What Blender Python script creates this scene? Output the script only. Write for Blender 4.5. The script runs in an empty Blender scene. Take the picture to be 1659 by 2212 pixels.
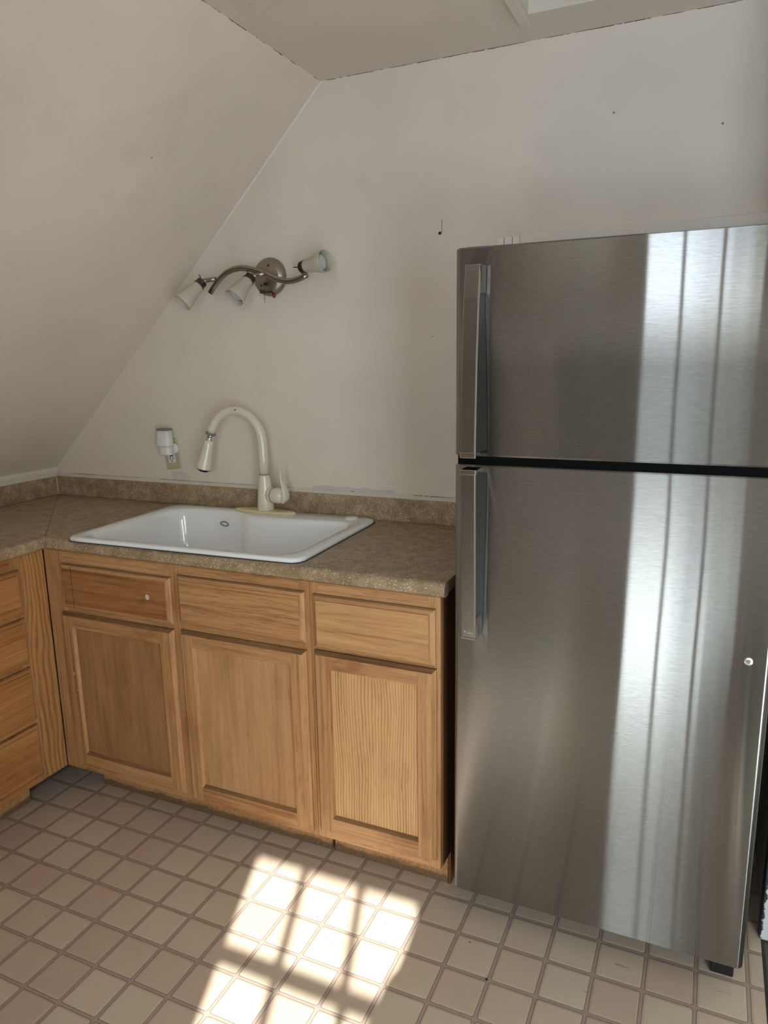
import bpy, math, random
from mathutils import Vector, Matrix
random.seed(7)
S = bpy.context.scene
COL = S.collection
PI = math.pi

# ------------------------------------------------------------------ node helper
class X:
    """a value in a node tree, with arithmetic"""
    def __init__(s, nt, sock): s.nt, s.s = nt, sock
    def _m(s, op, *a, clamp=False):
        n = s.nt.nodes.new('ShaderNodeMath'); n.operation = op; n.use_clamp = clamp
        for i, v in enumerate((s,) + a):
            if isinstance(v, X): s.nt.links.new(v.s, n.inputs[i])
            else: n.inputs[i].default_value = v
        return X(s.nt, n.outputs[0])
    def __add__(s, o): return s._m('ADD', o)
    __radd__ = __add__
    def __sub__(s, o): return s._m('SUBTRACT', o)
    def __rsub__(s, o): return (s * -1.0) + o
    def __mul__(s, o): return s._m('MULTIPLY', o)
    __rmul__ = __mul__
    def __truediv__(s, o): return s._m('DIVIDE', o)
    def lt(s, o): return s._m('LESS_THAN', o)
    def gt(s, o): return s._m('GREATER_THAN', o)
    def abs(s): return s._m('ABSOLUTE')
    def min(s, o): return s._m('MINIMUM', o)
    def max(s, o): return s._m('MAXIMUM', o)
    def frac(s): return s._m('FRACT')
    def floor(s): return s._m('FLOOR')
    def pow(s, o): return s._m('POWER', o)
    def sqrt(s): return s._m('SQRT')
    def step(s, a, b):                       # smooth 0..1 between a and b
        n = s.nt.nodes.new('ShaderNodeMapRange'); n.interpolation_type = 'SMOOTHSTEP'
        s.nt.links.new(s.s, n.inputs[0]); n.inputs[1].default_value = a; n.inputs[2].default_value = b
        n.inputs[3].default_value = 0; n.inputs[4].default_value = 1
        return X(s.nt, n.outputs[0])
    def between(s, a, b): return s.gt(a) * s.lt(b)

class MT:
    def __init__(m, name):
        m.mat = bpy.data.materials.new(name); m.mat.use_nodes = True
        m.nt = m.mat.node_tree; m.b = m.nt.nodes['Principled BSDF']
        m.out = m.nt.nodes['Material Output']
        tc = m.nt.nodes.new('ShaderNodeTexCoord'); m.co = tc.outputs['Object']
        sp = m.nt.nodes.new('ShaderNodeSeparateXYZ'); m.nt.links.new(m.co, sp.inputs[0])
        m.x, m.y, m.z = (X(m.nt, sp.outputs[i]) for i in range(3))
    def vec(m, x, y, z):
        n = m.nt.nodes.new('ShaderNodeCombineXYZ')
        for i, v in enumerate((x, y, z)):
            if isinstance(v, X): m.nt.links.new(v.s, n.inputs[i])
            else: n.inputs[i].default_value = v
        return n.outputs[0]
    def scaled(m, sx, sy, sz, off=(0, 0, 0)):
        n = m.nt.nodes.new('ShaderNodeMapping'); m.nt.links.new(m.co, n.inputs[0])
        n.inputs['Location'].default_value = off
        n.inputs['Scale'].default_value = (sx, sy, sz); return n.outputs[0]
    def noise(m, scale=5, detail=3, rough=.5, vec=None, dist=0):
        n = m.nt.nodes.new('ShaderNodeTexNoise'); m.nt.links.new(vec or m.co, n.inputs['Vector'])
        n.inputs['Scale'].default_value = scale; n.inputs['Detail'].default_value = detail
        n.inputs['Roughness'].default_value = rough; n.inputs['Distortion'].default_value = dist
        return X(m.nt, n.outputs[0])
    def voro(m, scale, vec=None, out='Distance', rand=1.0):
        n = m.nt.nodes.new('ShaderNodeTexVoronoi'); m.nt.links.new(vec or m.co, n.inputs['Vector'])
        n.inputs['Scale'].default_value = scale; n.inputs['Randomness'].default_value = rand
        return n.outputs[out] if out == 'Color' else X(m.nt, n.outputs[out])
    def wnoise(m, vec):
        n = m.nt.nodes.new('ShaderNodeTexWhiteNoise'); m.nt.links.new(vec, n.inputs[0])
        return X(m.nt, n.outputs[0])
    def ramp(m, fac, stops):
        n = m.nt.nodes.new('ShaderNodeValToRGB'); m.nt.links.new(fac.s, n.inputs[0])
        e = n.color_ramp.elements
        while len(e) < len(stops): e.new(.5)
        for k, (p, c) in enumerate(stops):
            e[k].position = p; e[k].color = tuple(c) + (1,)
        return n.outputs[0]
    def mix(m, a, b, fac, mode='MIX'):
        n = m.nt.nodes.new('ShaderNodeMix'); n.data_type = 'RGBA'; n.blend_type = mode
        n.clamp_factor = True
        if isinstance(fac, X): m.nt.links.new(fac.s, n.inputs[0])
        else: n.inputs[0].default_value = fac
        for i, v in ((6, a), (7, b)):
            if isinstance(v, tuple): n.inputs[i].default_value = v + (1,)
            else: m.nt.links.new(v, n.inputs[i])
        return n.outputs[2]
    def set(m, **k):
        for n, v in k.items():
            inp = m.b.inputs[{'color': 'Base Color', 'rough': 'Roughness', 'metal': 'Metallic', 'aniso': 'Anisotropic', 'tangent': 'Tangent',
                              'spec': 'Specular IOR Level', 'trans': 'Transmission Weight', 'coat': 'Coat Weight', 'coat_rough': 'Coat Roughness',
                              'ior': 'IOR', 'sss': 'Subsurface Weight'}[n]]
            if isinstance(v, X): m.nt.links.new(v.s, inp)
            elif isinstance(v, bpy.types.NodeSocket): m.nt.links.new(v, inp)
            elif isinstance(v, tuple): inp.default_value = v + (1,) if len(v) == 3 and inp.type == 'RGBA' else v
            else: inp.default_value = v
        return m
    def bump(m, h, strength=.3, dist=.002):
        n = m.nt.nodes.new('ShaderNodeBump'); m.nt.links.new(h.s, n.inputs['Height'])
        n.inputs['Strength'].default_value = strength; n.inputs['Distance'].default_value = dist
        m.nt.links.new(n.outputs[0], m.b.inputs['Normal']); return m

def lin(r, g, b):
    f = lambda v: (v / 255 / 12.92) if v <= 10 else ((v / 255 + .055) / 1.055) ** 2.4
    return (f(r), f(g), f(b))

def plain(name, c, rough=.5, metal=0.0, **k):
    return MT(name).set(color=c, rough=rough, metal=metal, **k).mat

# ------------------------------------------------------------------ mesh helper (world coordinates)
class MB:
    def __init__(s): s.v, s.f, s.m, s.sm = [], [], [], []
    def add(s, verts, faces, mi=0, smooth=False):
        b = len(s.v); s.v += [Vector(p) for p in verts]
        for k, f in enumerate(faces):
            s.f.append([b + i for i in f]); s.m.append(mi[k] if isinstance(mi, list) else mi); s.sm.append(smooth)
        return s
    def box(s, x0, x1, y0, y1, z0, z1, mi=0):
        x0, x1 = min(x0, x1), max(x0, x1); y0, y1 = min(y0, y1), max(y0, y1); z0, z1 = min(z0, z1), max(z0, z1)
        V = [(x0, y0, z0), (x1, y0, z0), (x1, y1, z0), (x0, y1, z0), (x0, y0, z1), (x1, y0, z1), (x1, y1, z1), (x0, y1, z1)]
        return s.add(V, [(0, 3, 2, 1), (4, 5, 6, 7), (0, 1, 5, 4), (1, 2, 6, 5), (2, 3, 7, 6), (3, 0, 4, 7)], mi)
    def loft(s, rings, mi=0, smooth=True, cap0=False, cap1=False, closed=True):
        n = len(rings[0]); V = [p for r in rings for p in r]; F = []
        for a in range(len(rings) - 1):
            for i in range(n if closed else n - 1):
                j = (i + 1) % n; F.append((a * n + i, a * n + j, (a + 1) * n + j, (a + 1) * n + i))
        s.add(V, F, mi, smooth)
        b = len(s.v) - len(V)
        if cap0: s.f.append([b + i for i in range(n)][::-1]); s.m.append(mi); s.sm.append(False)
        if cap1: s.f.append([b + (len(rings) - 1) * n + i for i in range(n)]); s.m.append(mi); s.sm.append(False)
        return s
    def lathe(s, prof, c, axis=(0, 0, 1), n=32, mi=0, cap0=True, cap1=True, sx=1.0):
        """prof: list of (radius, distance along axis)"""
        a = Vector(axis).normalized(); u = a.orthogonal().normalized(); w = a.cross(u); c = Vector(c)
        rings = [[c + a * h + (u * math.cos(2 * PI * k / n) + w * math.sin(2 * PI * k / n)) * r for k in range(n)] for r, h in prof]
        return s.loft(rings, mi, True, cap0, cap1)
    def tube(s, pts, rad, n=16, mi=0, flat=1.0, up=None, caps=True):
        P = [Vector(p) for p in pts]; rings = []; prev = None
        for i, p in enumerate(P):
            t = (P[min(i + 1, len(P) - 1)] - P[max(i - 1, 0)]).normalized()
            if up is not None: u = (Vector(up) - t * t.dot(Vector(up))).normalized()
            elif prev is None: u = t.orthogonal().normalized()
            else: u = (prev - t * t.dot(prev)).normalized()
            prev = u; w = t.cross(u); r = rad[i] if isinstance(rad, (list, tuple)) else rad
            rings.append([p + u * math.cos(2 * PI * k / n) * r * flat + w * math.sin(2 * PI * k / n) * r for k in range(n)])
        return s.loft(rings, mi, True, caps, caps)
    def ball(s, c, r, n=20, mi=0, sc=(1, 1, 1)):
        rings = []
        for a in range(n // 2 + 1):
            t = PI * a / (n // 2); rr = max(math.sin(t), 1e-3)
            rings.append([Vector(c) + Vector((rr * math.cos(2 * PI * k / n) * sc[0], rr * math.sin(2 * PI * k / n) * sc[1], -math.cos(t) * sc[2])) * r for k in range(n)])
        return s.loft(rings, mi, True, True, True)
    def prism(s, poly, vec, mi=0):
        n = len(poly); P = [Vector(p) for p in poly]; Q = [p + Vector(vec) for p in P]
        F = [tuple(range(n))[::-1], tuple(range(n, 2 * n))] + [(i, (i + 1) % n, n + (i + 1) % n, n + i) for i in range(n)]
        return s.add(P + Q, F, mi)

def wloc(o):
    v = Vector((0, 0, 0))
    while o is not None: v += o.location; o = o.parent
    return v

def build(name, mb, mats, parent=None, bevel=0, seg=2, fix=True, origin=None):
    off = wloc(parent) if parent else Vector(origin or (0, 0, 0))
    me = bpy.data.meshes.new(name)
    me.from_pydata([v - off for v in mb.v], [], mb.f); me.update()
    for m in (mats if isinstance(mats, (list, tuple)) else [mats]): me.materials.append(m)
    for p, mi, sm in zip(me.polygons, mb.m, mb.sm): p.material_index = mi; p.use_smooth = sm
    if fix:
        import bmesh
        bm = bmesh.new(); bm.from_mesh(me); bmesh.ops.remove_doubles(bm, verts=bm.verts, dist=1e-6)
        bmesh.ops.recalc_face_normals(bm, faces=bm.faces); bm.to_mesh(me); bm.free()
    o = bpy.data.objects.new(name, me); COL.objects.link(o)
    if parent: o.parent = parent
    elif origin: o.location = origin
    if bevel:
        b = o.modifiers.new('edge', 'BEVEL'); b.width = bevel; b.segments = seg; b.limit_method = 'ANGLE'; b.angle_limit = math.radians(40)
        b.harden_normals = False
    return o

def thing(name, label, cat, loc, group=None):
    o = bpy.data.objects.new(name, None); COL.objects.link(o); o.location = loc; o.empty_display_size = .05
    tag(o, label, cat, group); return o
def tag(o, label, cat, group=None):
    o['label'] = label; o['category'] = cat
    if group: o['group'] = group
    return o
def struct(name, mb, mats, bevel=0):
    o = build(name, mb, mats, None, bevel); o['kind'] = 'structure'; return o

# ------------------------------------------------------------------ measured places
ZC = 2.318                       # ceiling
SA, SX0, SZ0 = .9725, .7435, 2.318   # the sloping ceiling: z = SZ0 + SA*(x-SX0)
XK = SX0 + (1.028 - SZ0) / SA    # foot of the slope on the knee wall
YR = -2.95                       # rear wall (behind the camera)
XR = 3.7                         # far right wall
YF = -.61                        # face frames
ZU, ZT = .876, .914              # worktop underside, top

# ------------------------------------------------------------------ materials
def paint(name, base, seam=None, spots=1.0, back=False, slope=False):
    m = MT(name)
    big = m.noise(1.7, 3, .6); fine = m.noise(60, 4, .6)
    c = m.ramp(big, [(.3, tuple(v * .93 for v in base)), (.7, tuple(min(1, v * 1.05) for v in base))])
    c = m.mix(c, lin(206, 196, 180), m.noise(3.3, 4, .65, m.scaled(1, 1, 1, (4, 7, 2))).step(.60, .66) * .10)
    c = m.mix(c, lin(176, 170, 160), m.noise(2.6, 4, .65, m.scaled(1, 1, 1, (14, 3, 9))).step(.60, .70) * .12)
    # little dark nicks in the paint
    dots = m.voro(7.0).lt(.022) * m.noise(2.2, 1, .5, m.scaled(1, 1, 1, (3, 1, 8))).gt(.50)
    c = m.mix(c, lin(95, 82, 66), dots * (.8 * spots))
    if back:
        line = m.noise(13, 4, .7, m.scaled(1, .2, .2))
        crack = (m.z - ZC + m.noise(24, 4, .7) * .0042).gt(.0009) * m.x.gt(.76) * line.gt(.47)
        c = m.mix(c, lin(45, 38, 30), crack)
        # bead of white filler above the splashback, with open gaps
        cz = m.z + (m.noise(20, 3, .6) - .5) * .012
        c = m.mix(c, lin(205, 196, 188), cz.lt(1.008) * .75)
        c = m.mix(c, lin(196, 187, 188), (((m.x - .075) / .05).pow(2.0) + ((m.z - 1.022) / .022).pow(2.0) + (m.noise(40, 4, .6) - .5) * 2.4).step(1.15, .75) * .55)
        c = m.mix(c, lin(192, 184, 186), m.x.between(.66, .98) * (m.z + (m.noise(9, 3, .6) - .5) * .03).lt(1.018) * .8)
        gap = (m.z - 1.0035 + (m.noise(6, 2, .5) - .5) * .006).abs().lt(.0016) * m.noise(5, 3, .6, m.scaled(1, .1, .1, (5, 0, 0))).gt(.47)
        c = m.mix(c, lin(40, 33, 27), gap * m.x.gt(-.50))
        # bright caulk along the slope
        sd = (m.z - SZ0 - (m.x - SX0) * SA) * .717
        c = m.mix(c, lin(236, 231, 222), sd.abs().lt(.006) * m.z.step(1.80, 2.0) * .7)
        # outline of an old patch, bare plaster beside the rail
        fr = (m.noise(40, 2, .5) - .5) * .004
        pl = ((m.z - 1.293 + fr).abs().lt(.0018) * m.x.between(1.0, 1.2)).max((m.x - 1.0026 + fr).abs().lt(.0018) * m.z.between(1.0, 1.293))
        c = m.mix(c, lin(216, 208, 196), pl * .55)
        blk = m.x.between(1.327, 1.391) * m.z.between(1.70, 1.803)
        c = m.mix(c, lin(236, 232, 226), blk * .9)
        grid = blk * ((m.x - 1.345).abs().lt(.0012)).max((m.x - 1.370).abs().lt(.0012))
        c = m.mix(c, lin(140, 130, 118), grid)
        # scuffs beside the fridge, crack above the screw hole
        scu = m.noise(55, 4, .7).gt(.66) * (((m.x - 1.115) / .05).pow(2.0) + ((m.z - 1.58) / .06).pow(2.0)).lt(1.0)
        c = m.mix(c, lin(120, 105, 88), scu * .6)
        c = m.mix(c, lin(128, 116, 100), (m.x - 1.149).abs().lt(.0016) * m.z.between(1.832, 1.872) * .7)
    if slope:
        line = m.noise(11, 4, .7, m.scaled(.2, 1, .2))
        c = m.mix(c, lin(60, 50, 40), (m.z - ZC + m.noise(24, 4, .7) * .0040).gt(.0010) * line.gt(.53))
    m.set(color=c, rough=.55, spec=.35)
    m.bump(fine * .5 + m.noise(9, 3, .6), .25, .0035)
    return m.mat
WALLC = lin(221, 211, 198)
M_back = paint('wall_paint', WALLC, back=True)
M_slope = paint('slope_paint', WALLC, slope=True)
M_paint = paint('room_paint', WALLC)
M_ceil = paint('ceiling_paint', lin(218, 208, 196), spots=.4)

def floor_mat():
    m = MT('vinyl_tile'); s = .112917
    u = (m.x + .02906) / s; v = (m.y + .57693) / s
    wob = (m.noise(26, 2, .5) - .5) * .0007
    px = ((u + .5).frac() - .5).abs() * s      # distance to the nearest joint
    py = ((v + .5).frac() - .5).abs() * s
    r = .006; g = .0042
    qx = (px * -1.0 + (g + r)).max(0.0); qy = (py * -1.0 + (g + r)).max(0.0)
    sd = (qx * qx + qy * qy).sqrt() - r + wob  # >0 in the joint, <0 in the tile
    idx = m.wnoise(m.vec((u).floor(), (v).floor(), 0.0))
    big = m.noise(3.2, 3, .6)
    tile = m.ramp(idx * .55 + m.noise(14, 4, .65) * .35 + big * .1, [(.25, lin(198, 176, 162)), (.5, lin(204, 186, 170)), (.8, lin(208, 195, 178))])
    tile = m.mix(tile, lin(172, 156, 142), sd.step(-.014, 0.0) * .30)
    specks = m.noise(42, 5, .7, m.scaled(1, 1, 1, (2, 9, 0))).gt(.72)
    tile = m.mix(tile, lin(110, 92, 76), specks * .35)
    dirt = m.voro(21.0).lt(.035) * m.noise(3, 2, .5, m.scaled(1, 1, 1, (8, 2, 0))).gt(.52)
    tile = m.mix(tile, lin(60, 48, 40), dirt * .85)
    scr = m.noise(30, 3, .6, m.scaled(.35, 2.4, 1, (1, 4, 0))).gt(.70) * m.x.gt(1.55) * m.noise(2.5, 2, .5).gt(.45)
    tile = m.mix(tile, lin(92, 76, 62), scr * .45)
    joint = m.mix(lin(178, 160, 152), lin(162, 144, 136), m.noise(30, 3, .6))
    dark = lin(112, 90, 84)
    c = m.mix(tile, joint, sd.gt(0.0))
    c = m.mix(c, dark, (sd - .0002).abs().lt(.0008) * .85)
    m.set(color=c, rough=m.noise(24, 3, .6) * .18 + .30, spec=.4)
    h = sd.step(-.006, .0012) * -1.0 + m.noise(55, 4, .6) * .55 + m.noise(18, 2, .5) * .4
    m.bump(h, .45, .0018)
    return m.mat
M_floor = floor_mat()
M_hall = MT('hall_floor'); M_hall.set(color=M_hall.ramp(M_hall.noise(20, 4, .6), [(.3, lin(70, 68, 50)), (.7, lin(96, 92, 70))]), rough=.7); M_hall = M_hall.mat

def wood(name, light, mid, dark, axis='Z', freq=1.0, cathedral=0.0, stain=.35, stainc=lin(116, 62, 28), pore=.5, rough=.42, off=(0, 0, 0), ringk=125.0, bendk=6.0, face='X'):
    m = MT(name)
    al, ac = 1.3, 46 * freq
    sc = {'X': (al, ac, ac), 'Y': (ac, al, ac), 'Z': (ac, ac, al)}[axis]
    v = m.scaled(*sc, off)
    warp = m.noise(1.0, 3, .55, v)
    g = m.noise(1.5, 6, .62, v, .6)
    if cathedral:
        across = m.y if face == 'Y' else m.x
        along = m.z if axis == 'Z' else m.x
        bend = m.noise(2.3, 2, .5, m.scaled(*{'Z': (2.6, 2.6, .9), 'X': (1.2, 3.4, 3.4), 'Y': (3.4, 1.2, 3.4)}[axis], (off[0] + 3.1, off[1], off[2]))) - .5
        rings = ((across * ringk + bend * bendk + m.noise(30, 2, .5) * .25).frac() - .5).abs() * 2.0
        g = g * (1 - cathedral) + rings.pow(.7) * cathedral
    c = m.ramp(g, [(.24, dark), (.45, mid), (.72, light)])
    vp = m.scaled(*{'X': (16, 380, 380), 'Y': (380, 16, 380), 'Z': (380, 380, 16)}[axis], off)
    c = m.mix(c, tuple(x * .5 for x in dark), m.noise(1.0, 3, .6, vp).step(.55, .68) * pore)
    # rubbed-in grime and worn varnish
    st = m.noise(4.5, 5, .65, m.scaled(*{'X': (.7, 1.4, 1.4), 'Y': (1.4, .7, 1.4), 'Z': (1.4, 1.4, .7)}[axis], (off[0] + 7, off[1] + 2, off[2] + 5)))
    c = m.mix(c, stainc, st.step(.52, .70) * stain)
    c = m.mix(c, light, m.noise(3.0, 4, .6, m.scaled(1, 1, 1, (off[0] + 1, off[1] + 4, off[2] + 9))).step(.60, .75) * .35)
    m.set(color=c, rough=m.noise(12, 3, .5) * .2 + rough - .1, spec=.4)
    m.bump(g * .6 + m.noise(1.0, 2, .5, vp), .12, .001)
    return m.mat
WL, WM, WD = lin(200, 156, 113), lin(174, 129, 88), lin(130, 87, 54)
M_wz = wood('oak_upright', WL, WM, WD, 'Z', pore=.45)
M_wx = wood('oak_across', WL, WM, WD, 'X', pore=.45, stain=.55)
M_wy = wood('oak_lengthways', lin(190, 142, 92), lin(168, 118, 72), lin(126, 80, 44), 'Y', pore=.4, stain=.5)
M_panel = wood('veneer_panel', lin(196, 154, 113), lin(180, 137, 97), lin(154, 112, 75), 'Z', .55, stain=.30, pore=.25)
M_panel2 = wood('veneer_panel_shaded', lin(172, 130, 90), lin(156, 114, 76), lin(130, 90, 56), 'Z', .55, stain=.35, pore=.25, off=(4, 2, 1))  # darker panel copy: left-hand shade and dirt put into the colour
M_oakpanel = wood('oak_panel', lin(210, 168, 121), lin(192, 149, 103), lin(142, 100, 62), 'Z', .7, cathedral=.42, stain=.12, pore=.35)
M_dfx = wood('drawer_front_oak', lin(198, 151, 105), lin(174, 129, 88), lin(128, 87, 54), 'X', 1.2, stain=.5, pore=.55, off=(2.2, 0, 1.1))
M_dfr = wood('drawer_front_pale', lin(204, 161, 115), lin(186, 143, 99), lin(148, 106, 68), 'X', .6, stain=.35, pore=.3, off=(6.3, 0, .4))
M_dfd = wood('drawer_front_shaded', lin(176, 126, 84), lin(152, 104, 64), lin(112, 70, 40), 'X', 1.0, stain=.8, pore=.4, off=(9.2, 0, 3.4))  # dark tone carries the left end's shade along with stain
M_grime_shade = wood('grimy_shaded_ledge', lin(156, 116, 80), lin(122, 88, 58), lin(82, 56, 38), 'X', .8, stain=.3, stainc=lin(50, 36, 26))  # grime plus painted shadow on the door and drawer ledges
M_stile = wood('filler_oak', lin(192, 148, 98), lin(166, 120, 76), lin(120, 78, 44), 'Z', .8, cathedral=.40, stain=.25, pore=.35, off=(0, 3, 0), ringk=60.0, bendk=7.0, face='Y')
M_kick = MT('chipboard_kick')
_c = M_kick.ramp(M_kick.noise(120, 5, .7), [(.3, lin(150, 106, 66)), (.55, lin(188, 142, 98)), (.75, lin(210, 170, 124))])
_c = M_kick.mix(_c, lin(92, 72, 54), M_kick.noise(9, 4, .6).step(.55, .72) * .4)
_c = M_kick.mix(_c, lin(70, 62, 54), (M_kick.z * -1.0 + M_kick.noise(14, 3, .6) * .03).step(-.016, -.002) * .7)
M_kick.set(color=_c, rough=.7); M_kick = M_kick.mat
M_side = wood('cabinet_side', lin(120, 84, 54), lin(100, 66, 40), lin(74, 46, 26), 'Z', .6, stain=.3)
M_dark = plain('dark_gap', lin(28, 24, 22), .8)

def laminate():
    m = MT('stone_laminate')
    c = m.ramp(m.noise(26, 6, .72), [(.28, lin(128, 108, 86)), (.5, lin(158, 136, 110)), (.72, lin(188, 167, 140))])
    c = m.mix(c, lin(136, 113, 88), m.noise(6, 4, .6).step(.45, .65) * .45)
    c = m.mix(c, lin(250, 240, 222), m.voro(165).lt(.25) * m.noise(38, 3, .6).gt(.47) * .6)
    c = m.mix(c, lin(70, 54, 38), m.voro(150, m.scaled(1, 1, 1, (.4, .9, .2))).lt(.22) * m.noise(34, 3, .6, m.scaled(1, 1, 1, (5, 5, 5))).gt(.50) * .6)
    m.set(color=c, rough=m.noise(60, 3, .6) * .2 + .30, spec=.45)
    m.bump(m.noise(180, 3, .6), .18, .0008)
    return m.mat
M_lam = laminate()
M_seam = plain('dark_joint', lin(46, 36, 28), .7)
M_white = plain('white_enamel', lin(238, 241, 245), .12, spec=.55, coat=.3, coat_rough=.05)
M_caulk = plain('white_caulk', lin(208, 200, 188), .6)
M_almond = plain('almond_enamel', lin(218, 210, 192), .2, spec=.5, coat=.25, coat_rough=.08)
M_almond2 = plain('yellowed_plastic', lin(216, 202, 164), .35)
M_chrome = plain('chrome', (.75, .76, .78), .08, 1.0)
M_black = plain('black_plastic', lin(24, 24, 26), .4)
M_grey = plain('grey_plastic', lin(122, 122, 118), .5)
M_wplast = plain('white_plastic', lin(222, 222, 216), .4)
M_ivory = plain('ivory_plate', lin(186, 176, 148), .45)
M_nick = MT('brushed_nickel'); M_nick.set(color=(.36, .32, .27), metal=1.0, rough=M_nick.noise(90, 2, .5) * .1 + .30); M_nick = M_nick.mat
M_nickd = plain('dark_nickel', (.10, .09, .08), .35, 1.0)
def frosted():
    m = MT('frosted_glass'); m.set(color=lin(214, 208, 194), rough=.35, spec=.5, sss=0.0)
    t = m.nt.nodes.new('ShaderNodeBsdfTranslucent'); t.inputs[0].default_value = lin(214, 206, 190) + (1,)
    mx = m.nt.nodes.new('ShaderNodeMixShader'); mx.inputs[0].default_value = .28
    m.nt.links.new(m.b.outputs[0], mx.inputs[1]); m.nt.links.new(t.outputs[0], mx.inputs[2]); m.nt.links.new(mx.outputs[0], m.out.inputs[0])
    return m.mat
M_frost = frosted()
M_bulb = plain('bulb_lens', lin(196, 196, 192), .15, spec=.8, coat=.6, coat_rough=.05)
M_red = plain('red_plastic', lin(120, 14, 22), .4)
M_brownlab = plain('brown_label', lin(70, 48, 32), .6)

def steel(name, base=.35, u=.42, v=.0015, film=.03, groove=.03, grime=1.0):
    """brushed sideways: tight reflections across (v), spread up and down (u)"""
    m = MT(name); nt = m.nt
    br = m.noise(1.0, 3, .7, m.scaled(22, 22, 620)); br2 = m.noise(1.0, 2, .6, m.scaled(90, 90, 1100))
    k = br * .5 + br2 * .5
    c = m.ramp(k, [(.32, (base * .84, base * .83, base * .82)), (.68, (base * 1.16, base * 1.16, base * 1.16))])
    drip = m.noise(1.0, 4, .6, m.scaled(24, 24, .9, (2, 0, 1))).step(.58, .74) * (m.z * -1.0).step(-.80, -.15)
    film_f = drip * (.16 * grime) + m.noise(2.2, 4, .6).step(.45, .8) * (.05 * grime) + film
    g = nt.nodes.new('ShaderNodeBsdfAnisotropic')
    nt.links.new(c, g.inputs['Color']); g.inputs['Roughness'].default_value = (u * v) ** .25
    g.inputs['Anisotropy'].default_value = 1 - (v / u) ** .5
    nt.links.new(m.vec(1.0, 0.0, 0.0), g.inputs['Tangent'])
    ge = nt.nodes.new('ShaderNodeNewGeometry')
    ad = nt.nodes.new('ShaderNodeVectorMath'); ad.operation = 'ADD'
    wv = (m.noise(1.0, 1, .4, m.scaled(3.0, 3.0, 1.6)) - .5) * .012
    nt.links.new(ge.outputs['Normal'], ad.inputs[0]); nt.links.new(m.vec(wv, 0.0, (br2 - .5) * groove), ad.inputs[1])
    no = nt.nodes.new('ShaderNodeVectorMath'); no.operation = 'NORMALIZE'; nt.links.new(ad.outputs[0], no.inputs[0])
    nt.links.new(no.outputs[0], g.inputs['Normal'])
    d = nt.nodes.new('ShaderNodeBsdfDiffuse'); d.inputs[0].default_value = (.42, .40, .37, 1)
    mx = nt.nodes.new('ShaderNodeMixShader'); nt.links.new(film_f.s, mx.inputs[0]); nt.links.new(g.outputs[0], mx.inputs[1]); nt.links.new(d.outputs[0], mx.inputs[2])
    nt.links.new(mx.outputs[0], m.out.inputs[0])
    return m.mat
M_steel = steel('brushed_steel')
M_steelh = steel('handle_steel', .37, .16, .008, .03, .02, 0.0)
M_steeld = plain('dark_steel_side', (.022, .021, .021), .5, 0.0)
M_case = plain('fridge_case', lin(46, 45, 44), .5)
M_dside = plain('door_side_paint', lin(58, 56, 54), .45)
M_gasket = plain('door_gasket', lin(10, 10, 11), .9, spec=.08)

# ------------------------------------------------------------------ the room
W = MB
f = W().box(-.70, 2.155, YR, .02, -.04, 0)
struct('floor', f, M_floor)
struct('floor.001', W().box(2.158, XR, YR, -.385, -.05, -.006), M_hall)
struct('trim_1', W().box(2.1515, 2.1585, YR, -.41, -.02, .0006), M_black)                       # cut edge of the vinyl
struct('wall_back', W().box(-.75, 2.80, 0, .10, -.05, ZC + .25), M_back)
struct('wall_left', W().box(XK - .10, XK, YR, 0, -.05, 1.028), M_paint)
sl = W().prism([(XK, 0, 1.028), (SX0, 0, SZ0), (SX0 - .08, 0, SZ0 + .08), (XK - .10, 0, 1.06)], (0, YR, 0))
struct('ceiling_slope', sl, M_slope)
# level ceiling with a hatch cut in it
HX0, HX1, HY0, HY1 = 1.442, 2.06, -.95, -.163
ce = W()
for a in ((SX0, HX0, YR, 0), (HX1, XR, YR, 0), (HX0, HX1, HY1, 0), (HX0, HX1, YR, HY0)):
    ce.box(a[0], a[1], a[2], a[3], ZC, ZC + .03)
struct('ceiling', ce, M_ceil)
m = MT('hatch_paint')
_c = m.ramp(m.noise(9, 5, .7), [(.4, lin(168, 170, 156)), (.52, lin(204, 208, 194)), (.7, lin(222, 226, 214))])
m.set(color=_c, rough=.6).bump(m.noise(18, 4, .7), .4, .004); M_hatch = m.mat
hs = W()
hs.box(HX0 - .02, HX0, HY0, HY1, ZC + .03, ZC + .55, 1).box(HX1, HX1 + .02, HY0, HY1, ZC + .03, ZC + .55)
hs.box(HX0 - .02, HX1 + .02, HY1, HY1 + .02, ZC + .03, ZC + .55).box(HX0 - .02, HX1 + .02, HY0 - .02, HY0, ZC + .03, ZC + .55)
hs.box(HX0 - .02, HX1 + .02, HY0 - .02, HY1 + .02, ZC + .55, ZC + .57)
struct('trim_2', hs, [M_hatch, M_paint])
struct('trim_3', W().box(HX0 - .026, HX0 - .001, HY0, -.139, ZC - .018, ZC), M_ceil, .002)       # board along the hatch
# painted ledger rail on the wall over the fridge
M_rail = paint('rail_paint', lin(226, 219, 208), spots=2.0)
struct('trim_4', W().box(1.3985, 2.146, -.020, 0, 1.735, 1.808), M_rail, .003)
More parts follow.
